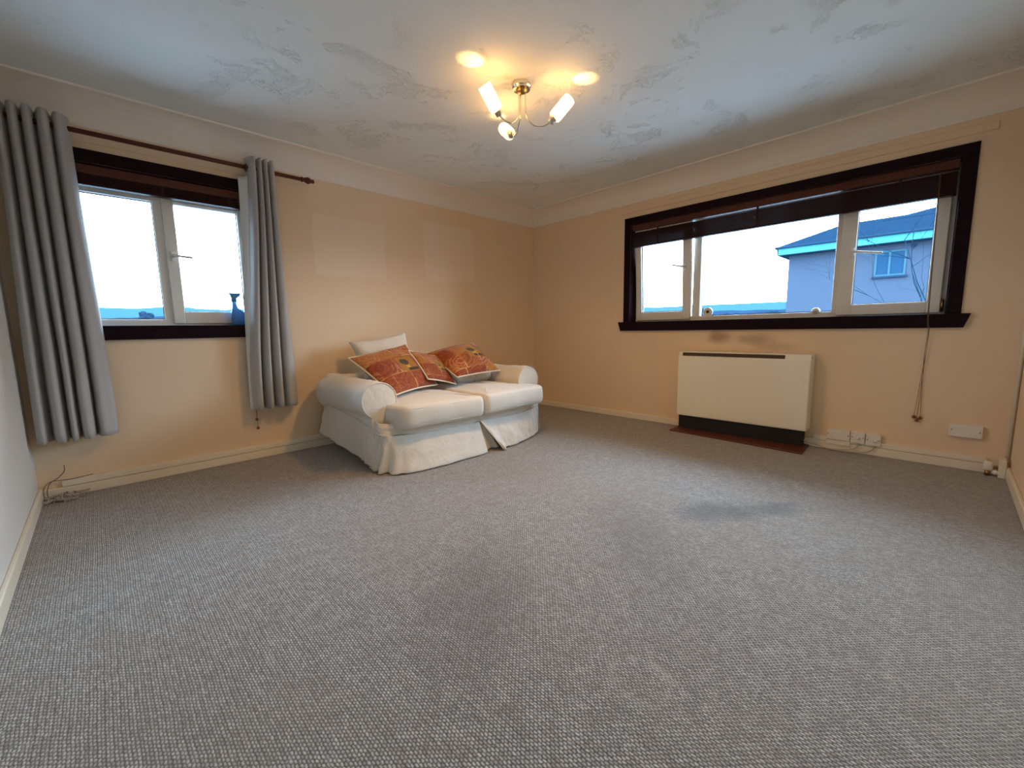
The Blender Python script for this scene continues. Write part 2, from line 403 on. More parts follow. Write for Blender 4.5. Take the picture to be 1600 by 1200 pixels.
b = BM(); box(b, XL + .1, -1.0, -.022, 0, .064, .104); tag(link('trim_5', b, M_SKIRT, bevel=.004), 'cream cable trunking along the skirting under the left window', None, None, 'structure')
b = BM(); box(b, -.020, 0, -4.00, -3.06, .064, .100); tag(link('trim_6', b, M_SKIRT, bevel=.004), 'cream cable trunking right of the heater', None, None, 'structure')
b = BM(); box(b, -.012, 0, -3.874, -1.267, 2.147, 2.196); tag(link('trim_7', b, M_BATTEN, bevel=.003), 'wall coloured batten above the wide window', None, None, 'structure')
b = BM(); box(b, XL + .02, -2.93, -.012, 0, 2.150, 2.20); tag(link('trim_8', b, M_BATTEN, bevel=.003), 'wall coloured batten behind the curtain pole', None, None, 'structure')
b = BM(); tube(b, [(-.004, -.004, .06), (-.004, -.004, 2.24)], .005, 8); tag(link('trim_3', b, M_SKIRT, smooth=True), 'pale sealant bead in the far corner', None, None, 'structure')
b = BM(); tube(b, [(-.010, -4.084, .115), (-.010, -4.084, 2.3)], .008, 10); tag(link('trim_4', b, M_SKIRT, smooth=True), 'painted pipe running up the right corner', None, None, 'structure')

# ------------------------------------------------------------------ windows (structure)
def P_A(s, d, z): return (s, d, z)                        # back wall: along x, depth +y
def P_B(s, d, z): return (d, s, z)                        # right wall: along y, depth +x
def wbox(bm, side, s0, s1, d0, d1, z0, z1):
    if side == 'A': box(bm, s0, s1, d0, d1, z0, z1)
    else: box(bm, d0, d1, s0, s1, z0, z1)
def window_common(rt, side, op, arch, sill):
    s0, s1, z0, z1 = op; w = arch
    b = BM(); e = .014
    wbox(b, side, s0 - w, s1 + w, -e, 0, z1, z1 + w); wbox(b, side, s0 - w, s0, -e, 0, sill[2] , z1); wbox(b, side, s1, s1 + w, -e, 0, sill[2], z1)
    link('architrave', b, M_DARK, rt, bevel=.002)
    b = BM()
    t = .006
    wbox(b, side, s0, s0 + t, 0, .118, z0, z1); wbox(b, side, s1 - t, s1, 0, .118, z0, z1); wbox(b, side, s0 + t, s1 - t, 0, .118, z1 - t, z1)
    link('reveal_lining', b, M_DARK, rt)
    b = BM()                                             # sill board with tapered ends
    a0, a1, zt, zb, tp = sill[0], sill[1], sill[2], sill[3], .028
    pt = P_A if side == 'A' else P_B
    prism(b, None, [pt(a0, -.034, zt), pt(a1, -.034, zt), pt(a1 - tp, -.030, zb), pt(a0 + tp, -.030, zb)],
          [pt(a0, 0, zt), pt(a1, 0, zt), pt(a1 - tp, 0, zb), pt(a0 + tp, 0, zb)])
    wbox(b, side, s0, s1, -.0, .118, zt - .02, zt)
    link('sill_board', b, M_DARK, rt, bevel=.002)
def bars(side, s0, s1, z0, z1, d0, d1, wl, wr, wb, wt):
    b = BM()
    wbox(b, side, s0, s0 + wl, d0, d1, z0, z1); wbox(b, side, s1 - wr, s1, d0, d1, z0, z1)
    wbox(b, side, s0 + wl, s1 - wr, d0, d1, z0, z0 + wb); wbox(b, side, s0 + wl, s1 - wr, d0, d1, z1 - wt, z1)
    return b
def pane(rt, side, s0, s1, z0, z1, d):
    b = BM(); wbox(b, side, s0, s1, d, d + .004, z0, z1); link('pane', b, M_GLASS, rt)
    b = BM(); g = .006
    for q in ((s0, s0 + g, z0, z1), (s1 - g, s1, z0, z1), (s0 + g, s1 - g, z0, z0 + g), (s0 + g, s1 - g, z1 - g, z1)):
        wbox(b, side, q[0], q[1], d - .006, d, q[2], q[3])
    link('gasket', b, M_GASKET, rt)
def handle(rt, side, s, z, d, tip):
    """lever handle: rose at s,z on face depth d; lever end at (s,z) tip"""
    pt = P_A if side == 'A' else P_B
    b = BM(); wbox(b, side, s - .014, s + .014, d - .012, d, z - .034, z + .034)
    h = link('handle', b, M_PVC, rt, bevel=.005)
    b = BM(); tube(b, [pt(s, d - .012, z), pt(s, d - .040, z)], .010, 10)
    tube(b, spline([pt(s, d - .040, z), pt(s + (tip[0] - s) * .3, d - .046, z + (tip[1] - z) * .3), pt(tip[0], d - .046, tip[1])], 8), [.010] * 4 + [.008] * 5, 8)
    link('lever', b, M_PVC, h, smooth=True)

# window in the back wall
w1 = root('window_1', (-3.655, 0, 1.048), 'two-pane white window with dark surround behind grey curtains', None, None, 'structure')
window_common(w1, 'A', WA, .074, (-4.26, -3.055, 1.048, .957))
link('window_frame', bars('A', WA[0] + .006, WA[1] - .006, WA[2], WA[3] - .006, .10, .165, .04, .028, .044, .142), M_PVC, w1, bevel=.004)
b = BM(); wbox(b, 'A', -3.716, -3.648, .112, .165, 1.09, 1.89); link('mullion', b, M_PVC, w1, bevel=.004)
pane(w1, 'A', -4.119, -3.714, 1.092, 1.890, .135)
b = bars('A', -3.668, -3.166, 1.062, 1.985, .085, .145, .066, .056, .086, .09)
sa = link('opening_sash', b, M_PVC, w1, bevel=.005)
pane(sa, 'A', -3.604, -3.220, 1.146, 1.897, .118)
handle(sa, 'A', -3.634, 1.530, .085, (-3.530, 1.524))

# wide window in the right wall
w2 = root('window_2', (0, -2.555, 1.036), 'wide three-light white window with dark surround above the heater', None, None, 'structure')
window_common(w2, 'B', WB, .070, (-3.851, -1.255, 1.036, .944))
link('window_frame', bars('B', WB[0] + .006, WB[1] - .006, WB[2], WB[3] - .006, .118, .185, .030, .024, .042, .05), M_PVC, w2, bevel=.004)
b = BM(); wbox(b, 'B', -2.056, -1.985, .125, .185, 1.07, 1.98); wbox(b, 'B', -3.135, -3.092, .125, .185, 1.07, 1.98); link('mullion', b, M_PVC, w2, bevel=.004)
pane(w2, 'B', -3.10, -2.050, 1.080, 1.978, .150)
b = bars('B', -3.704, -3.128, 1.046, 1.995, .092, .150, .072, .092, .080, .09)
sb = link('opening_sash', b, M_PVC, w2, bevel=.005)
pane(sb, 'B', -3.634, -3.218, 1.124, 1.907, .125)
handle(sb, 'B', -3.200, 1.519, .092, (-3.378, 1.486))
b = BM(); tube(b, [(.102, -3.712, 1.055), (.102, -3.712, 1.135)], .008, 10); link('hinge', b, M_BRASS, sb, smooth=True)
# left light, tipped into the room at the top
b = bars('B', -1.978, -1.402, 1.050, 1.985, .098, .152, .076, .062, .086, .085)
sl = link('opening_sash', b, M_PVC, w2, bevel=.005, org=(.125, -1.68, 1.050))
pane(sl, 'B', -1.902, -1.463, 1.135, 1.902, .128)
handle(sl, 'B', -1.932, 1.556, .098, (-1.822, 1.582))
sl.rotation_euler = (0, radians(-3.6), 0)
for (yy, zz, rot) in ((-2.130, 1.112, 0), (-2.990, 1.084, 1)):
    b = BM()
    if rot == 0:
        lathe(b, (.150, yy, zz), (-1, 0, 0), [(.046, 0), (.046, .012), (.040, .020), (.024, .024), (.020, .020)], 28)
        v = link('ventilator', b, M_PVC, w2, smooth=True, bevel=0)
        b = BM(); lathe(b, (.1305, yy - .004, zz + .004), (-1, 0, 0), [(.015, 0), (.013, .003), (.002, .004)], 16); link('vent_plug', b, M_DARKMARK, v, smooth=True)
    else:
        lathe(b, (.146, yy, zz), (-1, 0, 0), [(.030, 0), (.030, .020), (.022, .034), (.010, .038)], 28)
        v = link('ventilator', b, M_PVC, w2, smooth=True)
        b = BM(); lathe(b, (.108, yy, zz), (-1, 0, 0), [(.010, 0), (.008, .003)], 16); link('vent_plug', b, M_METAL, v, smooth=True)

# ------------------------------------------------------------------ venetian blinds, drawn up
def blind(side, s0, s1, zr0, zr1, zs0, zs1, d0, d1, label, cord):
    pt = P_A if side == 'A' else P_B
    r = root('venetian_blind', pt((s0 + s1) / 2, (d0 + d1) / 2, zs0), label, 'blind')
    b = BM(); wbox(b, side, s0, s1, d0, d1, zr0, zr1); link('headrail', b, M_BLIND, r, bevel=.003)
    b = BM(); n = int((zs1 - zs0 - .018) / .0065)
    for k in range(n):
        z = zs0 + .018 + k * .0065; o = .0016 * sin(k * 2.3)
        wbox(b, side, s0 + .006 + abs(o), s1 - .006, d0 + .004 + o, d1 - .006 + o, z, z + .0042)
    link('slats', b, M_SLAT, r)
    b = BM(); wbox(b, side, s0 + .005, s1 - .005, d0 + .002, d1 - .004, zs0, zs0 + .016); link('bottom_rail', b, M_SLAT, r, bevel=.003)
    for f in (.12, .5, .88):
        b = BM(); s = s0 + (s1 - s0) * f; wbox(b, side, s - .008, s + .008, d0 + .001, d0 + .0025, zs0 + .004, zr0 + .004)
        link('ladder_tape', b, M_SLAT, r)
    for path, knobs in cord:
        b = BM(); tube(b, spline(path, 24), .0012, 6); link('pull_cord', b, M_CORD, r, smooth=True)
        for kp in knobs:
            b = BM(); lathe(b, (kp[0], kp[1], kp[2] - .022), (0, 0, 1), [(.003, 0), (.009, .003), (.0115, .010), (.008, .018), (.003, .023)], 14); link('acorn', b, M_ACORN, r, smooth=True)
    return r
blind('A', WA[0] + .010, WA[1] - .010, 1.972, 2.026, 1.905, 1.976, .004, .056,
      'raised dark slatted blind behind the curtains of the two-pane window',
      [([(-3.225, .0, 1.97), (-3.23, -.037, 1.05), (-3.240, -.037, .70), (-3.244, -.030, .33)], [(-3.244, -.030, .328)]),
       ([(-3.215, .0, 1.97), (-3.222, -.037, 1.05), (-3.236, -.036, .70), (-3.241, -.030, .26)], [(-3.241, -.030, .258)])])
blind('B', WB[0] + .010, WB[1] - .010, 1.966, 2.022, 1.800, 1.950, .002, .056,
      'raised dark mahogany slatted blind across the wide window', 
      [([(.0, -3.635, 1.96), (-.036, -3.650, 1.05), (-.037, -3.660, .94), (-.014, -3.655, .72), (-.013, -3.668, .325)], [(-.014, -3.668, .330)]),
       ([(.0, -3.637, 1.96), (-.036, -3.652, 1.05), (-.037, -3.663, .94), (-.014, -3.660, .72), (-.013, -3.651, .305)], [(-.014, -3.652, .312)]),
       ([(.0, -3.640, 1.96), (-.036, -3.655, 1.05), (-.037, -3.666, .94), (-.014, -3.658, .72), (-.013, -3.636, .33)], [(-.014, -3.636, .334)])])

# ------------------------------------------------------------------ curtain pole and curtains
PY, PZ, PR = -.105, 2.176, .0145
cp = root('curtain_pole', (-3.55, PY, PZ), 'mahogany wooden curtain pole with turned finial above the left window', 'curtain pole')
b = BM(); tube(b, [(XL + .012, PY, PZ), (-2.80, PY, PZ + .004)], PR, 14); link('pole', b, M_POLE, cp, smooth=True)
b = BM(); lathe(b, (-2.802, PY, PZ + .004), (1, 0, 0), [(.013, 0), (.019, .006), (.019, .014), (.013, .020), (.017, .030), (.024, .045), (.026, .056), (.020, .070), (.012, .078), (.015, .086), (.016, .092), (.010, .101), (.003, .104)], 20)
link('finial', b, M_POLE, cp, smooth=True)
for bx in (-4.395, -3.090):
    b = BM(); box(b, bx - .012, bx + .012, PY - .018, 0.0, PZ - .034, PZ - .016); box(b, bx - .012, bx + .012, -.022, -.0, PZ - .07, PZ + .04)
    link('bracket', b, M_POLE, cp, bevel=.004)

def curtain(label, top, bot, zt, zb, knots_t, knots_b, lining_pts=None, eyelets=()):
    """knots: plan-view (x,y) control points at the top and at the hem, same count"""
    r = root('curtain', ((knots_t[0][0] + knots_t[-1][0]) / 2, PY, zb), label, 'curtain', 'grey curtains at the left window')
    n = 16 * (len(knots_t) - 1)
    A = spline([(x, y, 0) for x, y in knots_t], n); B = spline([(x, y, 0) for x, y in knots_b], n)
    b = BM(); nv = 40; rows = []
    for j in range(nv + 1):
        t = j / nv; row = []
        e = t * t * (3 - 2 * t)
        for i in range(n + 1):
            p = A[i] * (1 - e) + B[i] * e
            w = .006 * t * nz((p.x * 9, t * 3.0, 2.1)) + .004 * nz((p.x * 25, t * 6, 5.0)) * t
            z = zt + (zb - zt) * t + (.008 * nz((i * .12, 7.7, 0)) if j == nv else 0)
            if j == 0: z += .006 * nz((i * .2, 1.1, 0))
            row.append(b.verts.new((p.x + w * .6, p.y + w, z)))
        rows.append(row)
    for q, s in zip(rows, rows[1:]):
        for i in range(n): b.faces.new((q[i], q[i + 1], s[i + 1], s[i]))
    o = link('drape', b, M_CURT, r, smooth=True)
    so = o.modifiers.new('thickness', 'SOLIDIFY'); so.thickness = .005; so.offset = 0
    if lining_pts:
        b = BM(); rows = []
        for j in range(31):
            t = j / 30; row = []
            for i in range(7):
                f = i / 6
                pt0 = Vector(lining_pts[0][0]).lerp(Vector(lining_pts[0][1]), f); pt1 = Vector(lining_pts[1][0]).lerp(Vector(lining_pts[1][1]), f)
                p = pt0.lerp(pt1, t)
                row.append(b.verts.new((p.x + .004 * sin(t * 7), p.y + .008 * sin(f * pi), p.z)))
            rows.append(row)
        for q, s in zip(rows, rows[1:]):
            for i in range(6): b.faces.new((q[i], q[i + 1], s[i + 1], s[i]))
        o = link('lining', b, M_LINING, r, smooth=True)
        so = o.modifiers.new('thickness', 'SOLIDIFY'); so.thickness = .002
    for ex in eyelets:
        b = BM(); tube(b, [(ex, PY + .024 * cos(q * pi / 10), PZ + .024 * sin(q * pi / 10)) for q in range(20)], .004, 8, closed=True)
        link('eyelet', b, M_SCREW, r, smooth=True)
    return r
def folds(xs, y_r, y_v):
    out = []
    for i, x in enumerate(xs): out.append((x, y_r if i % 2 == 0 else y_v))
    return out
lt = [(-4.352, -.060), (-4.345, -.150), (-4.322, -.165), (-4.306, -.062), (-4.290, -.160), (-4.268, -.165), (-4.254, -.060), (-4.236, -.162), (-4.214, -.165), (-4.200, -.058), (-4.180, -.160), (-4.152, -.166), (-4.136, -.060), (-4.118, -.150), (-4.092, -.150), (-4.072, -.105), (-4.066, -.066)]
lb = [(-4.385, -.050), (-4.380, -.130), (-4.350, -.165), (-4.322, -.058), (-4.300, -.168), (-4.268, -.170), (-4.250, -.055), (-4.232, -.165), (-4.214, -.168), (-4.200, -.055), (-4.182, -.168), (-4.148, -.172), (-4.130, -.052), (-4.108, -.150), (-4.070, -.140), (-4.044, -.118), (-4.036, -.070)]
curtain('grey curtain hanging in the left corner, the wider and longer one', None, None, 2.236, .368, lt, lb)
rt_ = [(-3.172, -.068), (-3.166, -.110), (-3.150, -.150), (-3.128, -.158), (-3.116, -.060), (-3.102, -.150), (-3.088, -.158), (-3.076, -.060), (-3.064, -.152), (-3.050, -.158), (-3.038, -.060), (-3.026, -.150), (-3.006, -.155), (-2.996, -.075)]
rb_ = [(-3.268, -.060), (-3.262, -.100), (-3.246, -.140), (-3.218, -.150), (-3.196, -.050), (-3.174, -.145), (-3.146, -.155), (-3.124, -.052), (-3.102, -.145), (-3.072, -.155), (-3.054, -.050), (-3.034, -.145), (-2.990, -.150), (-2.945, -.060)]
curtain('grey curtain with white lining edge at the right side of the left window', None, None, 2.248, .405, rt_, rb_,
        lining_pts=(((-3.222, -.052, 2.120), (-3.174, -.104, 2.120)), ((-3.288, -.052, .402), (-3.264, -.098, .402))), eyelets=(-3.178,))

# ------------------------------------------------------------------ sofa
SO = root('sofa', (-1.94, -.65, 0), 'white slip-covered two-seat sofa with rolled arms against the back wall', 'sofa')
def arm(ax, sgn):
    """rolled arm; sgn=-1 left (outward is -x)"""
    y0, y1 = -.13, -1.005
    prof = []
    cz, rx, rz = .500, .136, .132
    inn = [(-.105, .20), (-.112, .30), (-.116, .40)]
    for o_, z in inn: prof.append((o_, z))
    for k in range(0, 25):
        a = radians(200 - k * 262 / 24)
        prof.append((rx * cos(a), cz + rz * sin(a)))
    prof += [(.070, .365), (.060, .30), (.058, .20)]
    b = BM(); rings = []
    ny = 34
    for j in range(ny + 1):
        t = j / ny; y = y0 + (y1 - y0) * t
        sc = 1.0; e = (t - .965) / .035
        if e > 0: sc = 1 - .05 * (e ** 2)
        bk = max(0, (.10 - t) / .10)
        ring = []
        for o_, z in prof:
            fz = cz + (z - cz) * sc
            ow = o_ * sc * (1 - .10 * bk)
            wob = .010 * nz((o_ * 7, y * 5, z * 7 + ax)) + .007 * nz((o_ * 16, y * 11 + o_ * 9, z * 14))
            ring.append(b.verts.new((ax + sgn * (ow + wob), y, fz + wob - .02 * bk)))
        rings.append(ring)
    for q, s in zip(rings, rings[1:]):
        for i in range(len(prof) - 1): b.faces.new((q[i], q[i + 1], s[i + 1], s[i]))
        b.faces.new((q[-1], q[0], s[0], s[-1]))
    b.faces.new(rings[0]); 
    o = link('arm', b, M_SOFA, SO, smooth=True)
    # front facing panel with piping
    b = BM(); c = b.verts.new((ax + sgn * .0, y1 - .010, .46)); front = []
    for o_, z in prof:
        front.append(b.verts.new((ax + sgn * o_ * .95, y1 - .002, cz + (z - cz) * .95)))
    mid = [b.verts.new((ax + sgn * o_ * .55, y1 - .010 - .006 * nz((o_ * 20, z * 20, 3)), cz - .02 + (z - cz) * .55)) for o_, z in prof]
    m = len(prof)
    for i in range(m):
        k = (i + 1) % m
        b.faces.new((front[i], front[k], mid[k], mid[i])); b.faces.new((mid[i], mid[k], c))
    link('arm_front', b, M_SOFA, o, smooth=True)
    b = BM(); tube(b, [(ax + sgn * o_ * .96, y1 - .002, cz + (z - cz) * .96) for o_, z in prof], .0045, 8); link('piping', b, M_SOFA, o, smooth=True)
arm(-2.700, -1); arm(-1.185, 1)
# base box under the cover
b = BM(); box(b, -2.690, -1.195, -1.06, -.13, .025, .30); link('base', b, M_SOFA, SO, bevel=.012, seg=3)
# rolled back
b = BM(); rings = []; nx = 48
bp = [(-.120, .20), (-.105, .40)] + [(-.205 - .105 * cos(radians(200 - k * 250 / 20)) * -1 * -1, .515 + .115 * sin(radians(200 - k * 250 / 20))) for k in range(21)] + [(-.30, .40), (-.31, .20)]
bp = [(-.105, .20), (-.100, .42)] + [(-.205 + .105 * cos(radians(-10 + k * 210 / 20)), .515 + .112 * sin(radians(-10 + k * 210 / 20))) for k in range(21)] + [(-.31, .40), (-.315, .20)]
for i in range(nx + 1):
    t = i / nx; x = -2.76 + (-1.125 + 2.76) * t
    e = min(1, min(t, 1 - t) / .05); s = .80 + .20 * sqrt(max(0, 1 - (1 - e) ** 2))
    lump = .03 * max(0, 1 - t / .10)
    rings.append([b.verts.new((x, y + .006 * nz((x * 9, y * 12, z * 9)), .45 + (z - .45) * s + lump * (1 if z > .5 else 0) + .006 * nz((x * 14, z * 9, 1)))) for y, z in bp])
for q, s in zip(rings, rings[1:]):
    for k in range(len(bp)): b.faces.new((q[k], q[(k + 1) % len(bp)], s[(k + 1) % len(bp)], s[k]))
b.faces.new(rings[0][::-1]); b.faces.new(rings[-1])
link('backrest', b, M_SOFA, SO, smooth=True)

def rounded(poly, rad, n=7):
    out = []; m = len(poly)
    for i in range(m):
        p = Vector(poly[i]); a = Vector(poly[i - 1]); c = Vector(poly[(i + 1) % m]); r = rad[i]
        if r <= 0: out.append(p); continue
        d0 = (a - p).normalized(); d1 = (c - p).normalized()
        for k in range(n + 1):
            t = k / n; q0 = p + d0 * r; q1 = p + d1 * r
            out.append((q0 * (1 - t) ** 2) + p * (2 * t * (1 - t)) + q1 * t * t)
    res = []
    for i in range(len(out)):                               # resample long edges
        p = out[i]; q = out[(i + 1) % len(out)]; k = max(1, int((q - p).length / .03))
        for j in range(k): res.append(p.lerp(q, j / k))
    return res
def seat_cushion(poly, rad, zb, zt, seed):
    o2 = rounded(poly, rad); m = len(o2)
    nrm = []
    for i in range(m):
        d = (o2[(i + 1) % m] - o2[i - 1]).normalized(); nrm.append(Vector((-d.y, d.x)))
    c = sum(o2, Vector((0, 0))) / m
    area = sum(o2[i].x * o2[(i + 1) % m].y - o2[(i + 1) % m].x * o2[i].y for i in range(m))
    if area < 0: nrm = [-v for v in nrm]
    zc = (zb + zt) / 2; hh = (zt - zb) / 2
    lay = []
    for k in range(13):
        a = -pi / 2 + pi * k / 12
        ca = max(0, cos(a)) ** .55; sa_ = (abs(sin(a)) ** .75) * (1 if sin(a) > 0 else -1)
        lay.append(((1 - ca) * .055, zc + hh * .90 * sa_))
    b = BM(); rings = []
    for ins, z in lay:
        rings.append([b.verts.new((o2[i].x + nrm[i].x * ins + .004 * nz((o2[i].x * 8, z * 12, seed)), o2[i].y + nrm[i].y * ins + .006 * nz((o2[i].x * 7, z * 9, seed + 4)), z + .004 * nz((o2[i].x * 10, o2[i].y * 10, seed)))) for i in range(m)])
    for f in (.85, .65, .45, .25):
        rings.append([b.verts.new((c.x + (o2[i].x + nrm[i].x * .055 - c.x) * f, c.y + (o2[i].y + nrm[i].y * .055 - c.y) * f, zt - hh * .10 + .020 * (1 - f * f) ** .8 + .010 * nz((o2[i].x * f * 5, o2[i].y * f * 5, seed)))) for i in range(m)])
    for q, s in zip(rings, rings[1:]):
        for i in range(m): b.faces.new((q[i], q[(i + 1) % m], s[(i + 1) % m], s[i]))
    b.faces.new(rings[0][::-1]); b.faces.new(rings[-1])
    o = link('seat_cushion', b, M_SOFA2, SO, smooth=True)
    b = BM(); tube(b, [(o2[i].x + nrm[i].x * .012, o2[i].y + nrm[i].y * .012, zc + hh * .66) for i in range(m)], .0042, 6, closed=True); link('piping', b, M_SOFA2, o, smooth=True)
    b = BM(); tube(b, [(o2[i].x + nrm[i].x * .012, o2[i].y + nrm[i].y * .012, zc - hh * .66) for i in range(m)], .0042, 6, closed=True); link('piping', b, M_SOFA2, o, smooth=True)
seat_cushion([(-2.668, -1.035), (-2.664, -1.225), (-1.938, -1.265), (-1.938, -.33), (-2.590, -.33)], [.03, .13, .06, .04, .04], .295, .478, 1)
seat_cushion([(-1.290, -.33), (-1.932, -.33), (-1.932, -1.265), (-1.185, -1.235), (-1.185, -1.035)], [.04, .04, .06, .09, .03], .300, .482, 5)

def panel(name, top, hem, parent, nu=60, nv=22, amp=None, thick=.005, mat=None, sag=0.0, seed=0.0):
    Tp = spline(top, nu); Hm = spline(hem, nu); b = BM(); rows = []
    for j in range(nv + 1):
        t = j / nv; row = []
        for i in range(nu + 1):
            u = i / nu; p = Tp[i].lerp(Hm[i], t)
            d = (Hm[min(i + 1, nu)] - Hm[max(i - 1, 0)]); nr = Vector((d.y, -d.x, 0)); nr = nr.normalized() if nr.length > 1e-6 else Vector((0, -1, 0))
            w = (amp(u, t) if amp else 0) + .013 * t * nz((u * 7 + seed, t * 2, seed)) + .006 * nz((u * 18 + seed, t * 4, seed + 2))
            q = p + nr * w
            if j == nv: q.z = max(.006, q.z + .010 * nz((u * 14 + seed, 3, 1)))
            row.append(b.verts.new(q))
        rows.append(row)
    for q, s in zip(rows, rows[1:]):
        for i in range(nu): b.faces.new((q[i], q[i + 1], s[i + 1], s[i]))
    o = link(name, b, mat or M_SOFA, parent, smooth=True)
    so = o.modifiers.new('thickness', 'SOLIDIFY'); so.thickness = thick; so.offset = 0
    return o
def g(u, c, w): return math.exp(-((u - c) / w) ** 2)
# front rail strip and the two front skirts with an inverted pleat between them
panel('front_rail', [(-2.745, -1.01, .365), (-2.70, -1.085, .345), (-2.3, -1.165, .325), (-1.94, -1.165, .322), (-1.5, -1.155, .325), (-1.190, -1.115, .330)],
      [(-2.748, -1.025, .275), (-2.700, -1.110, .262), (-2.3, -1.175, .250), (-1.94, -1.172, .248), (-1.5, -1.165, .250), (-1.180, -1.120, .262)], SO, seed=2.0)
def amp_l(u, t): return t * (.016 * g(u, .20, .03) - .026 * g(u, .26, .03) + .026 * g(u, .33, .035) - .022 * g(u, .40, .035) + .016 * g(u, .47, .04) + .012 * g(u, .95, .05)) 
panel('skirt', [(-2.742, -.965, .300), (-2.722, -1.06, .285), (-2.690, -1.118, .264), (-2.5, -1.155, .255), (-2.2, -1.176, .250), (-1.942, -1.174, .248)],
      [(-2.768, -.930, .012), (-2.772, -1.020, .010), (-2.735, -1.125, .006), (-2.610, -1.235, .006), (-2.300, -1.268, .006), (-1.925, -1.250, .006)], SO, nu=90, amp=amp_l, seed=3.0)
def amp_r(u, t): return t * (.020 * g(u, .06, .05) - .012 * g(u, .2, .07) + .010 * g(u, .9, .04) - .012 * g(u, .97, .03))
panel('skirt', [(-1.936, -1.180, .255), (-1.75, -1.175, .250), (-1.5, -1.168, .250), (-1.3, -1.150, .256), (-1.178, -1.118, .262)],
      [(-1.795, -1.292, .010), (-1.70, -1.268, .008), (-1.5, -1.235, .010), (-1.30, -1.175, .014), (-1.160, -1.110, .026)], SO, nu=80, amp=amp_r, seed=7.0)
def amp_p(u, t): return t * (-.02 + .016 * sin(u * 17))
panel('skirt_pleat', [(-1.975, -1.160, .250), (-1.94, -1.158, .246), (-1.90, -1.160, .250)],
      [(-1.960, -1.235, .010), (-1.870, -1.215, .010), (-1.765, -1.240, .012)], SO, nu=40, amp=amp_p, seed=9.0)
def amp_s(u, t): return t * (-.014 * g(u, .30, .08) + .012 * g(u, .55, .12)) + .012 * g(t, .12, .08) * u
panel('skirt', [(-2.762, -.150, .385), (-2.768, -.45, .375), (-2.772, -.75, .355), (-2.770, -.96, .318), (-2.742, -1.055, .285)],
      [(-2.808, -.100, .145), (-2.792, -.40, .112), (-2.780, -.70, .066), (-2.782, -.90, .040), (-2.768, -.995, .030)], SO, nu=70, amp=lambda u, t: -amp_s(u, t), seed=11.0)
panel('skirt', [(-1.115, -1.06, .300), (-1.112, -.7, .330), (-1.115, -.15, .340)], [(-1.118, -1.085, .02), (-1.085, -.7, .02), (-1.085, -.15, .02)], SO, nu=50, seed=13.0)

# ------------------------------------------------------------------ cushions
def pillow(name, q, th, mat, label, cat, group=None, pinch=.06, piping=True, crease=None, bulge=0.0, n=30, parent_loc=None, flat=1.0):
    """q: corner points TL, TR, BR, BL"""
    q = [Vector(p) for p in q]; c = sum(q, Vector()) / 4
    r = root(name, tuple(c), label, cat, group)
    nr = ((q[1] - q[3]).cross(q[2] - q[0])).normalized()
    vdir = Vector(cam.matrix_world.translation) - c
    if nr.dot(Vector((-.6, -1, .5))) < 0: nr = -nr
    b = BM(); uvl = b.loops.layers.uv.new('UVMap'); grids = []; uvs = {}
    for side in (1, -1):
        gr = []
        for j in range(n + 1):
            v = j / n; row = []
            for i in range(n + 1):
                u = i / n
                pu = u + pinch * sin(pi * v) * (1 - 2 * u) * abs(2 * u - 1) ** 2
                pv = v + pinch * sin(pi * u) * (1 - 2 * v) * abs(2 * v - 1) ** 2
                p = q[0] * (1 - pu) * (1 - pv) + q[1] * pu * (1 - pv) + q[2] * pu * pv + q[3] * (1 - pu) * pv
                e = max(0, (1 - (2 * u - 1) ** 2)) ** .5 * max(0, (1 - (2 * v - 1) ** 2)) ** .5
                e = e ** flat
                d = th * .5 * e * (1 + .18 * nz((u * 4, v * 4, side + c.x)))
                if crease:
                    for (cu, cw, ck) in crease: d *= 1 - ck * g(u, cu, cw)
                p = p + nr * (side * d + bulge * sin(pi * u) * sin(pi * v))
                if side == -1 and (i in (0, n) or j in (0, n)): row.append(grids[0][j][i]); continue
                vt = b.verts.new(p); row.append(vt); uvs[vt] = (u, 1 - v)
            gr.append(row)
        grids.append(gr)
        for j in range(n):
            for i in range(n):
                f = b.faces.new((gr[j][i], gr[j][i + 1], gr[j + 1][i + 1], gr[j + 1][i]))
                for l in f.loops: l[uvl].uv = uvs[l.vert]
    edge = [grids[0][0][i].co.copy() for i in range(n)] + [grids[0][j][n].co.copy() for j in range(n)] + [grids[0][n][n - i].co.copy() for i in range(n)] + [grids[0][n - j][0].co.copy() for j in range(n)]
    link('cover', b, mat, r, smooth=True)
    if piping:
        b = BM(); tube(b, edge, .0065, 8, closed=True); link('piping', b, M_PIPE, r, smooth=True)
    return r
pillow('cushion', [(-2.55, -.205, .895), (-2.005, -.205, .978), (-1.99, -.43, .52), (-2.54, -.43, .52)], .15, M_WCUSH,
       'plain white back cushion standing behind the large rust patterned cushion', 'cushion', pinch=.085, piping=False, flat=.5)
pillow('cushion', [(-1.84, -.28, .74), (-1.30, -.28, .765), (-1.345, -.655, .515), (-1.745, -.655, .52)], .24, M_WCUSH,
       'plain white back cushion squashed beneath the domed patterned cushion', 'cushion', pinch=.03, piping=False, crease=((.50, .05, .45),), flat=.45)
GC = 'patterned throw cushions on the sofa'
pillow('throw_cushion', [(-2.688, -.50, .778), (-2.148, -.44, .868), (-2.000, -.690, .515), (-2.57, -.95, .51)], .15, M_PAT1,
       'large rust patterned cushion with cream piping leaning on the sofa left arm', 'cushion', GC, pinch=.035)
pillow('throw_cushion', [(-2.173, -.53, .814), (-1.804, -.47, .741), (-1.824, -.72, .505), (-2.150, -.78, .585)], .09, M_PAT2,
       'pinkish brown patterned cushion overlapped in the middle of the sofa', 'cushion', GC, pinch=.03)
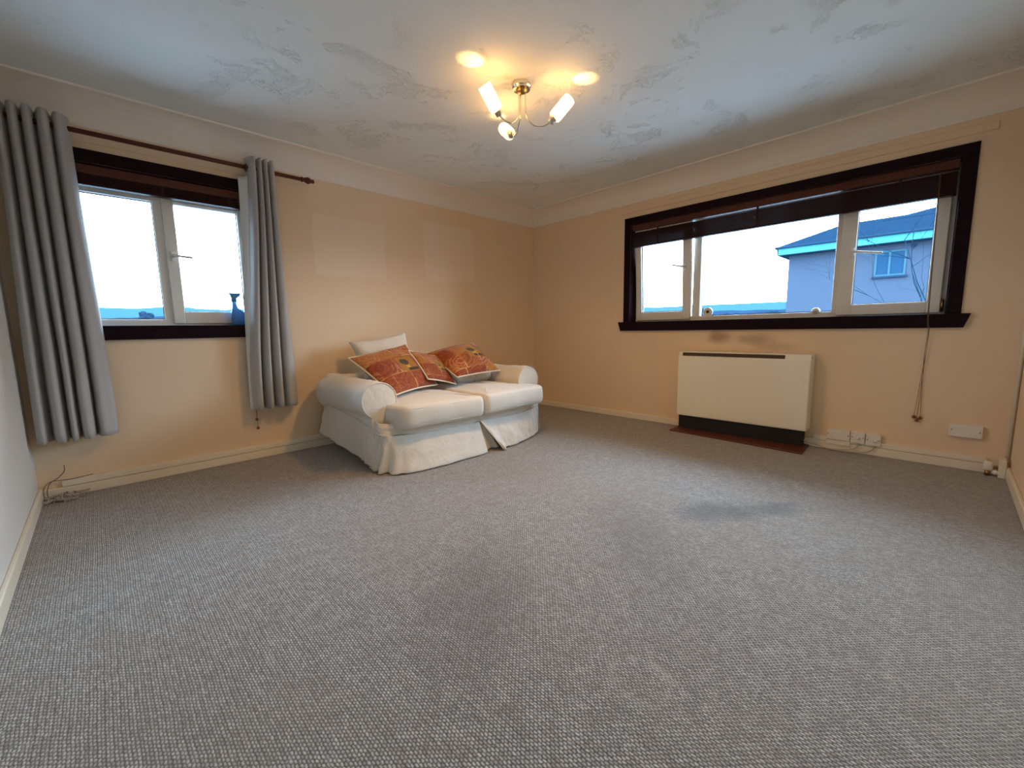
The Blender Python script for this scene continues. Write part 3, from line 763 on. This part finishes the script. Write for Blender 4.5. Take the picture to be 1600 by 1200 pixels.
pillow('throw_cushion', [(-1.905, -.38, .774), (-1.377, -.42, .850), (-1.322, -.76, .590), (-1.867, -.80, .575)], .14, M_PAT3,
       'orange patterned cushion domed over a white cushion near the sofa right arm', 'cushion', GC, pinch=.02, bulge=.05)

# ------------------------------------------------------------------ storage heater
HT = root('storage_heater', (-.09, -2.512, 0), 'cream storage heater with top grille and black base below the wide window', 'heater')
hy0, hy1, hx = -3.036, -1.990, -.150
b = BM()
prism(b, None, [(hx, hy0, .142), (hx, hy0, .700), (hx + .006, hy0, .702), (hx + .012, hy0, .742), (hx + .022, hy0, .748), (-.012, hy0, .748), (-.012, hy0, .142)],
      [(hx, hy1, .142), (hx, hy1, .700), (hx + .006, hy1, .702), (hx + .012, hy1, .742), (hx + .022, hy1, .748), (-.012, hy1, .748), (-.012, hy1, .142)])
cs = link('case', b, M_HEAT, HT, bevel=.004, seg=3)
b = BM(); box(b, hx - .004, hx + .006, hy0 + .003, hy1 - .003, .150, .698); link('front_panel', b, M_HEAT, HT, bevel=.003)
b = BM(); box(b, hx + .0035, hx + .03, -2.86, -2.03, .709, .739); vg = link('air_outlet', b, M_SLOT, HT)
b = BM()
for k in range(6): box(b, hx + .001, hx + .005, -2.86, -2.03, .711 + k * .0048, .7125 + k * .0048)
link('grille', b, M_SLOT, vg)
b = BM(); box(b, -.118, -.012, -3.005, -2.000, .014, .142); link('plinth', b, M_BLACK, HT)
for yy in (-2.86, -2.17, -2.95):
    b = BM(); lathe(b, (hx + .02, yy, .140), (0, 0, -1), [(.005, 0), (.005, .004)], 10); link('screw', b, M_SCREW, HT)
b = BM(); lathe(b, (hx + .03, hy0, .722), (0, -1, 0), [(.006, 0), (.006, .003)], 12); link('screw', b, M_SCREW, HT)
for (ya, yb, za, dep) in ((-3.345, -3.035, .082, .006), (-3.440, -3.030, .080, .004)):
    b = BM(); tube(b, spline([(-.030, ya, za), (-.034, ya + .008, .045), (-.050, ya + .07, .014 + dep), (-.060, (ya + yb) / 2 + .02, .007 + dep), (-.055, yb - .06, .022 + dep), (-.055, yb - .005, .040), (-.06, yb + .04, .050)], 40), .0042, 8)
    link('power_cable', b, M_CABLE, HT, smooth=True)
b = BM()
prism(b, None, [(-.020, -1.975, .0), (-.020, -3.042, .0), (-.335, -3.055, .0), (-.272, -1.982, .0)], [(-.020, -1.975, .013), (-.020, -3.042, .013), (-.335, -3.055, .013), (-.272, -1.982, .013)])
tag(link('hearth_board', b, M_HEARTH, bevel=.003), 'thin red brown board on the carpet under the heater', 'board')

# ------------------------------------------------------------------ electrical plates on the right wall
def plate(name, y0, y1, z0, z1, dep, label, cat, screws, dome=None, group=None):
    r = root(name, (0, (y0 + y1) / 2, (z0 + z1) / 2), label, cat, group)
    b = BM(); box(b, -dep + .008, 0, y0 + .002, y1 - .002, z0 + .002, z1 - .002); link('back_box', b, M_PLATE, r, bevel=.003)
    b = BM(); box(b, -dep, -dep + .008, y0, y1, z0, z1); link('face_plate', b, M_PLATE, r, bevel=.003, seg=3)
    for (sy, sz) in screws:
        b = BM(); lathe(b, (-dep - .0002, sy, sz), (-1, 0, 0), [(.0038, 0), (.003, .0012)], 10); link('screw', b, M_SCREW, r)
    if dome:
        b = BM(); lathe(b, (-dep, dome[0], dome[1]), (-1, 0, 0), [(.012, 0), (.0115, .006), (.008, .011), (.002, .013)], 18); link('cord_outlet', b, M_PLATE, r, smooth=True)
    return r
plate('blank_plate', -3.297, -3.150, .086, .168, .036, 'white double blank plate beside the heater, leftmost of the row', 'socket plate', [(-3.160, .130), (-3.287, .128)])
plate('fused_spur', -3.385, -3.301, .081, .166, .036, 'white cable outlet plate in the middle of the row of plates', 'socket plate', [(-3.311, .126), (-3.375, .124)], (-3.345, .120), 'cable outlet plates')
plate('fused_spur', -3.476, -3.390, .078, .162, .036, 'white cable outlet plate at the right end of the row of plates', 'socket plate', [(-3.400, .122), (-3.466, .120)], (-3.446, .116), 'cable outlet plates')
b = BM(); box(b, -.030, -.0, -3.300, -3.148, .046, .083); tag(link('trunking_box', b, M_PLATE, bevel=.003), 'low white box joined beneath the double blank plate', 'cable box')
plate('blank_plate', -3.967, -3.813, .221, .306, .030, 'white double blank plate alone near the right corner', 'socket plate', [(-3.826, .268), (-3.954, .262)])

# corner valve
vt_ = root('radiator_valve', (-.06, -4.02, 0), 'white capped pipe valve low in the right corner', 'valve')
b = BM(); tube(b, [(-.065, -4.005, 0), (-.065, -4.005, .035)], .0125, 14); link('pipe_stub', b, M_BRASS, vt_, smooth=True)
b = BM(); lathe(b, (-.065, -4.005, .035), (0, 0, 1), [(.021, 0), (.023, .008), (.022, .050), (.018, .058), (.006, .060)], 22); link('valve_cap', b, M_PLATE, vt_, smooth=True)
b = BM(); tube(b, [(-.065, -4.005, .055), (-.060, -4.050, .055)], .008, 12); link('union', b, M_BRASS, vt_, smooth=True)
b = BM(); lathe(b, (-.075, -4.038, .012), (0, 0, 1), [(.006, 0), (.014, .006), (.016, .016), (.012, .026), (.004, .030)], 18); link('drain_knob', b, M_PLATE, vt_, smooth=True)
b = BM(); box(b, -.105, -.02, -4.080, -4.048, .0, .118); tag(link('boxing', b, M_SKIRT, bevel=.006), 'cream boxing around the pipe foot in the right corner', 'boxing')

# ------------------------------------------------------------------ spray bottle on the left sill
def plastic_mat():
    a = N('translucent_blue_plastic')
    a.bsdf((0.10, 0.33, 0.78), 0.25, None, Transmission_Weight=0.35, IOR=1.35); return a.m
M_BLUE = plastic_mat(); M_BLUE2 = simple('blue_spray_head', (0.06, 0.24, 0.50), 0.35)
SX, SY, SZ = -3.292, .035, 1.048
SB = root('spray_bottle', (SX, SY, SZ), 'blue trigger spray bottle standing on the left window sill', 'bottle')
b = BM(); rings = []
for (w, dpt, off, z) in ((.050, .026, .008, 0), (.054, .029, .008, .006), (.054, .029, .008, .060), (.050, .027, .006, .085), (.036, .022, -.002, .110), (.022, .018, -.010, .130), (.017, .016, -.013, .150), (.015, .015, -.013, .178)):
    rings.append([b.verts.new((SX + off + w * .9 * cos(2 * pi * k / 24), SY + dpt * sin(2 * pi * k / 24), SZ + z)) for k in range(24)])
for q, s in zip(rings, rings[1:]):
    for k in range(24): b.faces.new((q[k], q[(k + 1) % 24], s[(k + 1) % 24], s[k]))
b.faces.new(rings[0][::-1]); b.faces.new(rings[-1])
link('bottle_body', b, M_BLUE, SB, smooth=True)
b = BM(); lathe(b, (SX - .013, SY, SZ + .176), (0, 0, 1), [(.018, 0), (.018, .022), (.014, .026)], 18); link('collar', b, M_BLUE2, SB, smooth=True)
b = BM(); prism(b, None, [(SX - .048, SY - .012, SZ + .240), (SX + .034, SY - .012, SZ + .240), (SX + .030, SY - .012, SZ + .226), (SX + .004, SY - .012, SZ + .200), (SX - .028, SY - .012, SZ + .200), (SX - .036, SY - .012, SZ + .226)],
                [(SX - .048, SY + .012, SZ + .240), (SX + .034, SY + .012, SZ + .240), (SX + .030, SY + .012, SZ + .226), (SX + .004, SY + .012, SZ + .200), (SX - .028, SY + .012, SZ + .200), (SX - .036, SY + .012, SZ + .226)])
link('spray_head', b, M_BLUE2, SB, bevel=.003)
b = BM(); tube(b, spline([(SX + .020, SY, SZ + .224), (SX + .028, SY, SZ + .205), (SX + .040, SY, SZ + .185)], 8), .004, 8); link('trigger', b, M_BLUE2, SB, smooth=True)

# ------------------------------------------------------------------ ceiling light
LC = Vector((-2.150, -1.900, 2.40))
CL = root('ceiling_light', tuple(LC), 'three-arm chrome ceiling light with glowing white glass shades', 'ceiling light')
b = BM(); lathe(b, LC, (0, 0, -1), [(.054, 0), (.055, .004), (.055, .020), (.050, .026), (.050, .032), (.010, .034)], 32); link('ceiling_rose', b, M_CHROME, CL, smooth=False, bevel=.002)
b = BM(); lathe(b, LC - Vector((0, 0, .033)), (0, 0, -1), [(.034, 0), (.032, .010), (.012, .018), (.003, .020)], 24); link('boss', b, M_BRASS, CL, smooth=True)
WARM = (1.0, 0.56, 0.17)
def shade_mat():
    a = N('lit_opal_glass')
    em = a.n('Emission', {'Color': (1.0, 0.50, 0.13, 1), 'Strength': 11.0})
    gl = a.n('BsdfGlossy', {'Color': (1, 1, 1), 'Roughness': 0.15})
    mx = a.n('MixShader', {0: 0.04, 1: em.outputs[0], 2: gl.outputs[0]}); a.surf(mx); return a.m
M_SHADE = shade_mat()
for ang, tilt in ((176, 41), (-51, 43), (68, 54)):
    a = radians(ang); d = Vector((cos(a), sin(a), 0)); tl = radians(tilt); ax = d * sin(tl) + Vector((0, 0, cos(tl)))
    base = Vector((LC.x, LC.y, 2.200)) + d * .185
    st = LC + d * .022 + Vector((0, 0, -.045))
    b = BM(); tube(b, spline([st, st + Vector((0, 0, -.10)), st + d * .010 + Vector((0, 0, -.142)), st + d * .050 + Vector((0, 0, -.184)), st + d * .095 + Vector((0, 0, -.192)), base - ax * .040 - d * .012, base - ax * .020], 36), .0042, 10)
    ar = link('arm', b, M_CHROME, CL, smooth=True)
    b = BM(); lathe(b, base - ax * .030, ax, [(.006, 0), (.019, .003), (.020, .014), (.020, .028), (.025, .031)], 22); link('lamp_holder', b, M_METAL, ar, smooth=True)
    b = BM()
    lathe(b, base, ax, [(.006, 0), (.026, .001), (.034, .008), (.0365, .022), (.0365, .120), (.0340, .138), (.0315, .138), (.0340, .118), (.0340, .024), (.031, .012), (.006, .006)], 32, False, False)
    sh = link('shade', b, M_SHADE, ar, smooth=True)
    ld = bpy.data.lights.new('shade_bulb', 'SPOT'); ld.energy = 7.0; ld.color = WARM; ld.spot_size = radians(42); ld.spot_blend = 0.7; ld.shadow_soft_size = .012
    lo = bpy.data.objects.new('shade_bulb', ld); COL.objects.link(lo); lo.parent = CL
    lp = base + ax * .024; lo.location = lp - LC
    lx = d * sin(radians(34)) + Vector((0, 0, cos(radians(34))))
    lo.rotation_euler = (-lx).to_track_quat('Z', 'Y').to_euler()

gd = bpy.data.lights.new('added_fill_spot', 'SPOT'); gd.energy = 44.0; gd.color = (1.0, 0.52, 0.15); gd.spot_size = radians(172); gd.spot_blend = 1.0; gd.shadow_soft_size = .06  # warm downward fill added below the fixture to brighten walls, not a bulb
go = bpy.data.objects.new('added_fill_spot', gd); COL.objects.link(go); go.parent = CL; go.location = (0, 0, -.30)

# ------------------------------------------------------------------ cable and fluff in the left corner
CT = root('cable_tangle', (-4.33, -.07, 0), 'loose thin cables and dusty fluff in the left floor corner', 'cables')
b = BM(); tube(b, spline([(-4.30, -.025, .20), (-4.302, -.024, .165), (-4.33, -.024, .13), (-4.37, -.024, .10), (-4.385, -.030, .05), (-4.38, -.06, .01)], 40), .0022, 6); link('cable', b, M_DKCABLE, CT, smooth=True)
b = BM(); tube(b, spline([(-4.18, -.026, .115), (-4.28, -.026, .108), (-4.36, -.026, .112), (-4.395, -.040, .08), (-4.396, -.08, .02)], 40), .0022, 6); link('cable', b, M_DKCABLE, CT, smooth=True)
b = BM()
for k in range(46):
    p = Vector((-4.31 + random.gauss(0, .045), -.085 + random.gauss(0, .028), .004)); p.x = max(-4.395, min(-4.20, p.x)); p.y = max(-.16, min(-.030, p.y)); q = []
    for s in range(5): q.append((max(-4.398, p.x + random.gauss(0, .022)), min(-.024, p.y + random.gauss(0, .014)), .004 + abs(random.gauss(0, .016))))
    tube(b, spline(q, 10), .0026, 5)
tag(link('fluff', b, M_FLUFF, CT, smooth=True), None, None, None, 'stuff')

# ------------------------------------------------------------------ outside
def out_mat(name, c, var=.12, scale=2.0, rough=.9):
    return simple(name, c, 1.0, var, scale, Specular_IOR_Level=0.0)
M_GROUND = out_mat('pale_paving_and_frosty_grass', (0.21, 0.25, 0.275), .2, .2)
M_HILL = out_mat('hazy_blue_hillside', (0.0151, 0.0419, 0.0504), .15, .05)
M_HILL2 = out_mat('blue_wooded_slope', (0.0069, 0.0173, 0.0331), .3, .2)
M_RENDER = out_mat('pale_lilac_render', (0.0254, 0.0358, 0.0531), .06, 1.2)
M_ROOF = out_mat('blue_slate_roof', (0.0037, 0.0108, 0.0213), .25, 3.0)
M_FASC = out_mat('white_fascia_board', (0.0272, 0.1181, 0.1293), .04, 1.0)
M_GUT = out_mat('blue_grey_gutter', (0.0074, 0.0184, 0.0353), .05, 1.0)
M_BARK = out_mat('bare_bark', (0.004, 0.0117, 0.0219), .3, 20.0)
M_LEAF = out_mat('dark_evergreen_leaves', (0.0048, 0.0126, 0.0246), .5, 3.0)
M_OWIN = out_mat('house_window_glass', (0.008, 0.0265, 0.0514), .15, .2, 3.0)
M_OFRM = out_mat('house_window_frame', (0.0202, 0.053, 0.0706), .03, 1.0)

b = BM()
ring0 = [b.verts.new((r_ * cos(a_ * pi / 24), r_ * sin(a_ * pi / 24), -4.0)) for r_ in (900,) for a_ in range(48)]
b.faces.new(ring0); tag(link('ground', b, M_GROUND), 'grassy ground far below the windows', None, None, 'structure')
b = BM()
ra = [[b.verts.new((r_ * cos(a_ * pi / 24), r_ * sin(a_ * pi / 24), -3.96)) for a_ in range(48)] for r_ in (42, 890)]
for a_ in range(48): b.faces.new((ra[0][a_], ra[0][(a_ + 1) % 48], ra[1][(a_ + 1) % 48], ra[1][a_]))
tag(link('field', b, M_HILL2), 'dark far fields around the house', None, None, 'structure')
def hills(name, mat, R, a0, a1, hf, seed, label):
    b = BM(); n = 160; prev = None
    for i in range(n + 1):
        a_ = radians(a0 + (a1 - a0) * i / n); hgt = hf(math.degrees(a_)) * (1 + .10 * nz((i * .15 + seed, 0, 0)) + .04 * nz((i * .7 + seed, 2, 0)))
        cur = [b.verts.new((R * cos(a_), R * sin(a_), -4)), b.verts.new((R * 1.02 * cos(a_), R * 1.02 * sin(a_), hgt)), b.verts.new((R * 1.5 * cos(a_), R * 1.5 * sin(a_), hgt * .8)), b.verts.new((R * 1.6 * cos(a_), R * 1.6 * sin(a_), -4))]
        if prev:
            for k in range(3): b.faces.new((prev[k], cur[k], cur[k + 1], prev[k + 1]))
        prev = cur
    tag(link(name, b, mat, smooth=True), label, None, None, 'structure')
hills('hills', M_HILL, 400, -12, 115, lambda d: 19 if d < 60 else 20.5, 3.3, 'pale hazy hills on the horizon')
hills('wooded_ridge', M_HILL2, 200, -8, 110, lambda d: 7.2 if d < 60 else 8.0 - .25 * max(0, d - 86), 9.1, 'dark wooded ridge before the hills')

def bush_tree(cx, cy, hgt, wid, label, group, seed):
    r = root('tree', (cx, cy, -4), label, 'tree', group); rnd = random.Random(seed)
    b = BM(); tube(b, [(cx, cy, -4), (cx + .1, cy, -1), (cx, cy, hgt * .5)], [.28, .2, .1], 8); link('trunk', b, M_BARK, r, smooth=True)
    b = BM()
    for k in range(26):
        rr = wid * rnd.uniform(.18, .34); th = rnd.uniform(0, 2 * pi); q = rnd.random()
        z = -2 + (hgt + 2 - rr) * q; w = wid * (.62 - .34 * q) * rnd.random() ** .5
        m = Matrix.Translation((cx + w * cos(th), cy + w * sin(th), z))
        ret = bmesh.ops.create_icosphere(b, subdivisions=3, radius=rr, matrix=m)
        for v in ret['verts']:
            d = v.co - m.translation; v.co += d * (.35 * nz(v.co * 1.7 + Vector((seed, 0, 0))) + .25 * nz(v.co * 5))
    link('crown', b, M_LEAF, r)
TG = 'distant trees beyond the wide window'
for k, (az, hgt, wid) in enumerate(((21.4, 3.55, 4.4), (19.6, 3.25, 4.8), (17.9, 3.1, 4.2), (16.2, 3.0, 5.0), (14.3, 3.35, 4.6), (12.7, 3.5, 4.4))):
    R = (70, 84, 77)[k % 3]; bush_tree(R * cos(radians(az)) - 4, R * sin(radians(az)) - 3.75, hgt, wid * .55, ('leftmost', 'second', 'third', 'fourth', 'fifth', 'sixth')[k] + ' dark rounded tree from the left beyond the wide window', TG, 30 + k)
for k, (az, hgt, wid) in enumerate(((85.2, 3.6, 3.6), (86.3, 3.9, 3.2), (87.6, 3.2, 3.6))):
    R = (78, 70, 86)[k]; bush_tree(R * cos(radians(az)) - 4, R * sin(radians(az)) - 3.75, hgt, wid * .5, ('rightmost', 'middle', 'leftmost')[k] + ' small dark skyline tree beyond the two-pane window', 'distant trees beyond the left window', 50 + k)

# bare winter trees
def bare_tree(base, hgt, seed, label, aim, depth=5, r0=.09):
    r = root('bare_tree', base, label, 'tree'); rnd = random.Random(seed)
    b = BM()
    def grow(p, d, l, rad, n):
        pts = [p]; q = p
        for s in range(4):
            d = (d + Vector((rnd.gauss(0, .12), rnd.gauss(0, .12), rnd.gauss(.03, .08)))).normalized(); q = q + d * l / 4; pts.append(q)
        tube(b, pts, [rad * (1 - .12 * s) for s in range(5)], 6)
        if n > 0:
            for k in range(3 if n > 2 else 2):
                t = rnd.choice((2, 3, 4)); ax_ = d.orthogonal().normalized(); ax_.rotate(Matrix.Rotation(rnd.uniform(0, 2 * pi), 3, d))
                nd = (d * .75 + ax_ * .75 + Vector(aim) * .25).normalized()
                grow(pts[t], nd, l * rnd.uniform(.58, .78), rad * .55, n - 1)
    grow(Vector(base), Vector((0, 0, 1)), hgt * .45, r0, depth)
    link('trunk_and_branches', b, M_BARK, r, smooth=True)
bare_tree((20.0, -4.5, -4.0), 14.5, 12, 'bare branched tree beside the house outside the right pane', (0, .25, .3), 5, .045)
bare_tree((30.0, 12.8, -4.0), 6.6, 9, 'small bare tree seen low through the leftmost light of the wide window', (0, 0, .3), 5, .07)

# neighbouring house
HS = root('house', (30, -3, -4), 'pale rendered house with slate roof and white fascia outside the wide window', 'house')
fx, wx = 25.0, 25.62
b = BM(); box(b, wx, 38, -16, 3.14, -4.0, 5.0); link('wall', b, M_RENDER, HS)
b = BM(); box(b, fx, fx + .05, -16.5, 3.62, 5.00, 5.36); box(b, fx, 38.4, 3.57, 3.62, 5.00, 5.36); link('fascia', b, M_FASC, HS)
b = BM(); box(b, fx + .05, 38.3, -16.5, 3.57, 4.96, 5.02); link('soffit', b, M_GUT, HS)
b = BM(); box(b, fx - .13, fx, -16.5, 3.75, 5.35, 5.46); box(b, fx, 38, 3.62, 3.75, 5.35, 5.46); link('gutter', b, M_GUT, HS, bevel=.03)
b = BM()
pv = lambda *p: b.verts.new(p)
e0, e1, e2, e3 = pv(fx - .08, -16.6, 5.42), pv(fx - .08, 3.72, 5.42), pv(35.1, 3.72, 5.42), pv(35.1, -16.6, 5.42)
r0_, r1_ = pv(30.0, 1.35, 7.12), pv(30.0, -16.6, 7.18)
b.faces.new((e0, e1, r0_, r1_)); b.faces.new((e1, e2, r0_)); b.faces.new((e2, e3, r1_, r0_)); b.faces.new((e0, r1_, e3)); b.faces.new((e0, e3, e2, e1))
link('roof', b, M_ROOF, HS)
b = BM()
q0, q1, q2, q3, q4 = pv(29.0, -.6, 6.8), pv(29.0, -16.6, 6.8), pv(33.5, -4.6, 8.25), pv(33.5, -16.6, 8.25), pv(38.0, -.6, 6.4)
q5 = pv(38.0, -16.6, 6.4)
b.faces.new((q0, q1, q3, q2)); b.faces.new((q0, q2, q4)); b.faces.new((q2, q3, q5, q4)); b.faces.new((q1, q5, q3)); b.faces.new((q0, q4, q5, q1))
link('roof', b, M_ROOF, HS)
wy0, wy1, wz0, wz1 = -2.00, -.78, 3.38, 4.66
b = BM()
for q in ((wy0, wy0 + .08, wz0, wz1), (wy1 - .08, wy1, wz0, wz1), (wy0 + .08, wy1 - .08, wz0, wz0 + .09), (wy0 + .08, wy1 - .08, wz1 - .08, wz1), (-1.41, -1.32, wz0 + .09, wz1 - .08)): box(b, wx - .05, wx + .02, q[0], q[1], q[2], q[3])
hw = link('window', b, M_OFRM, HS)
b = BM(); box(b, wx - .02, wx - .01, wy0 + .05, wy1 - .05, wz0 + .05, wz1 - .05); link('pane', b, M_OWIN, hw)
b = BM(); box(b, wx - .12, wx + .01, wy0 - .1, wy1 + .08, wz0 - .09, wz0); link('window_ledge', b, M_GUT, hw)
b = BM(); box(b, wx - .03, wx + .01, -2.34, -2.12, 4.70, 4.86); link('wall_vent', b, M_GUT, HS)
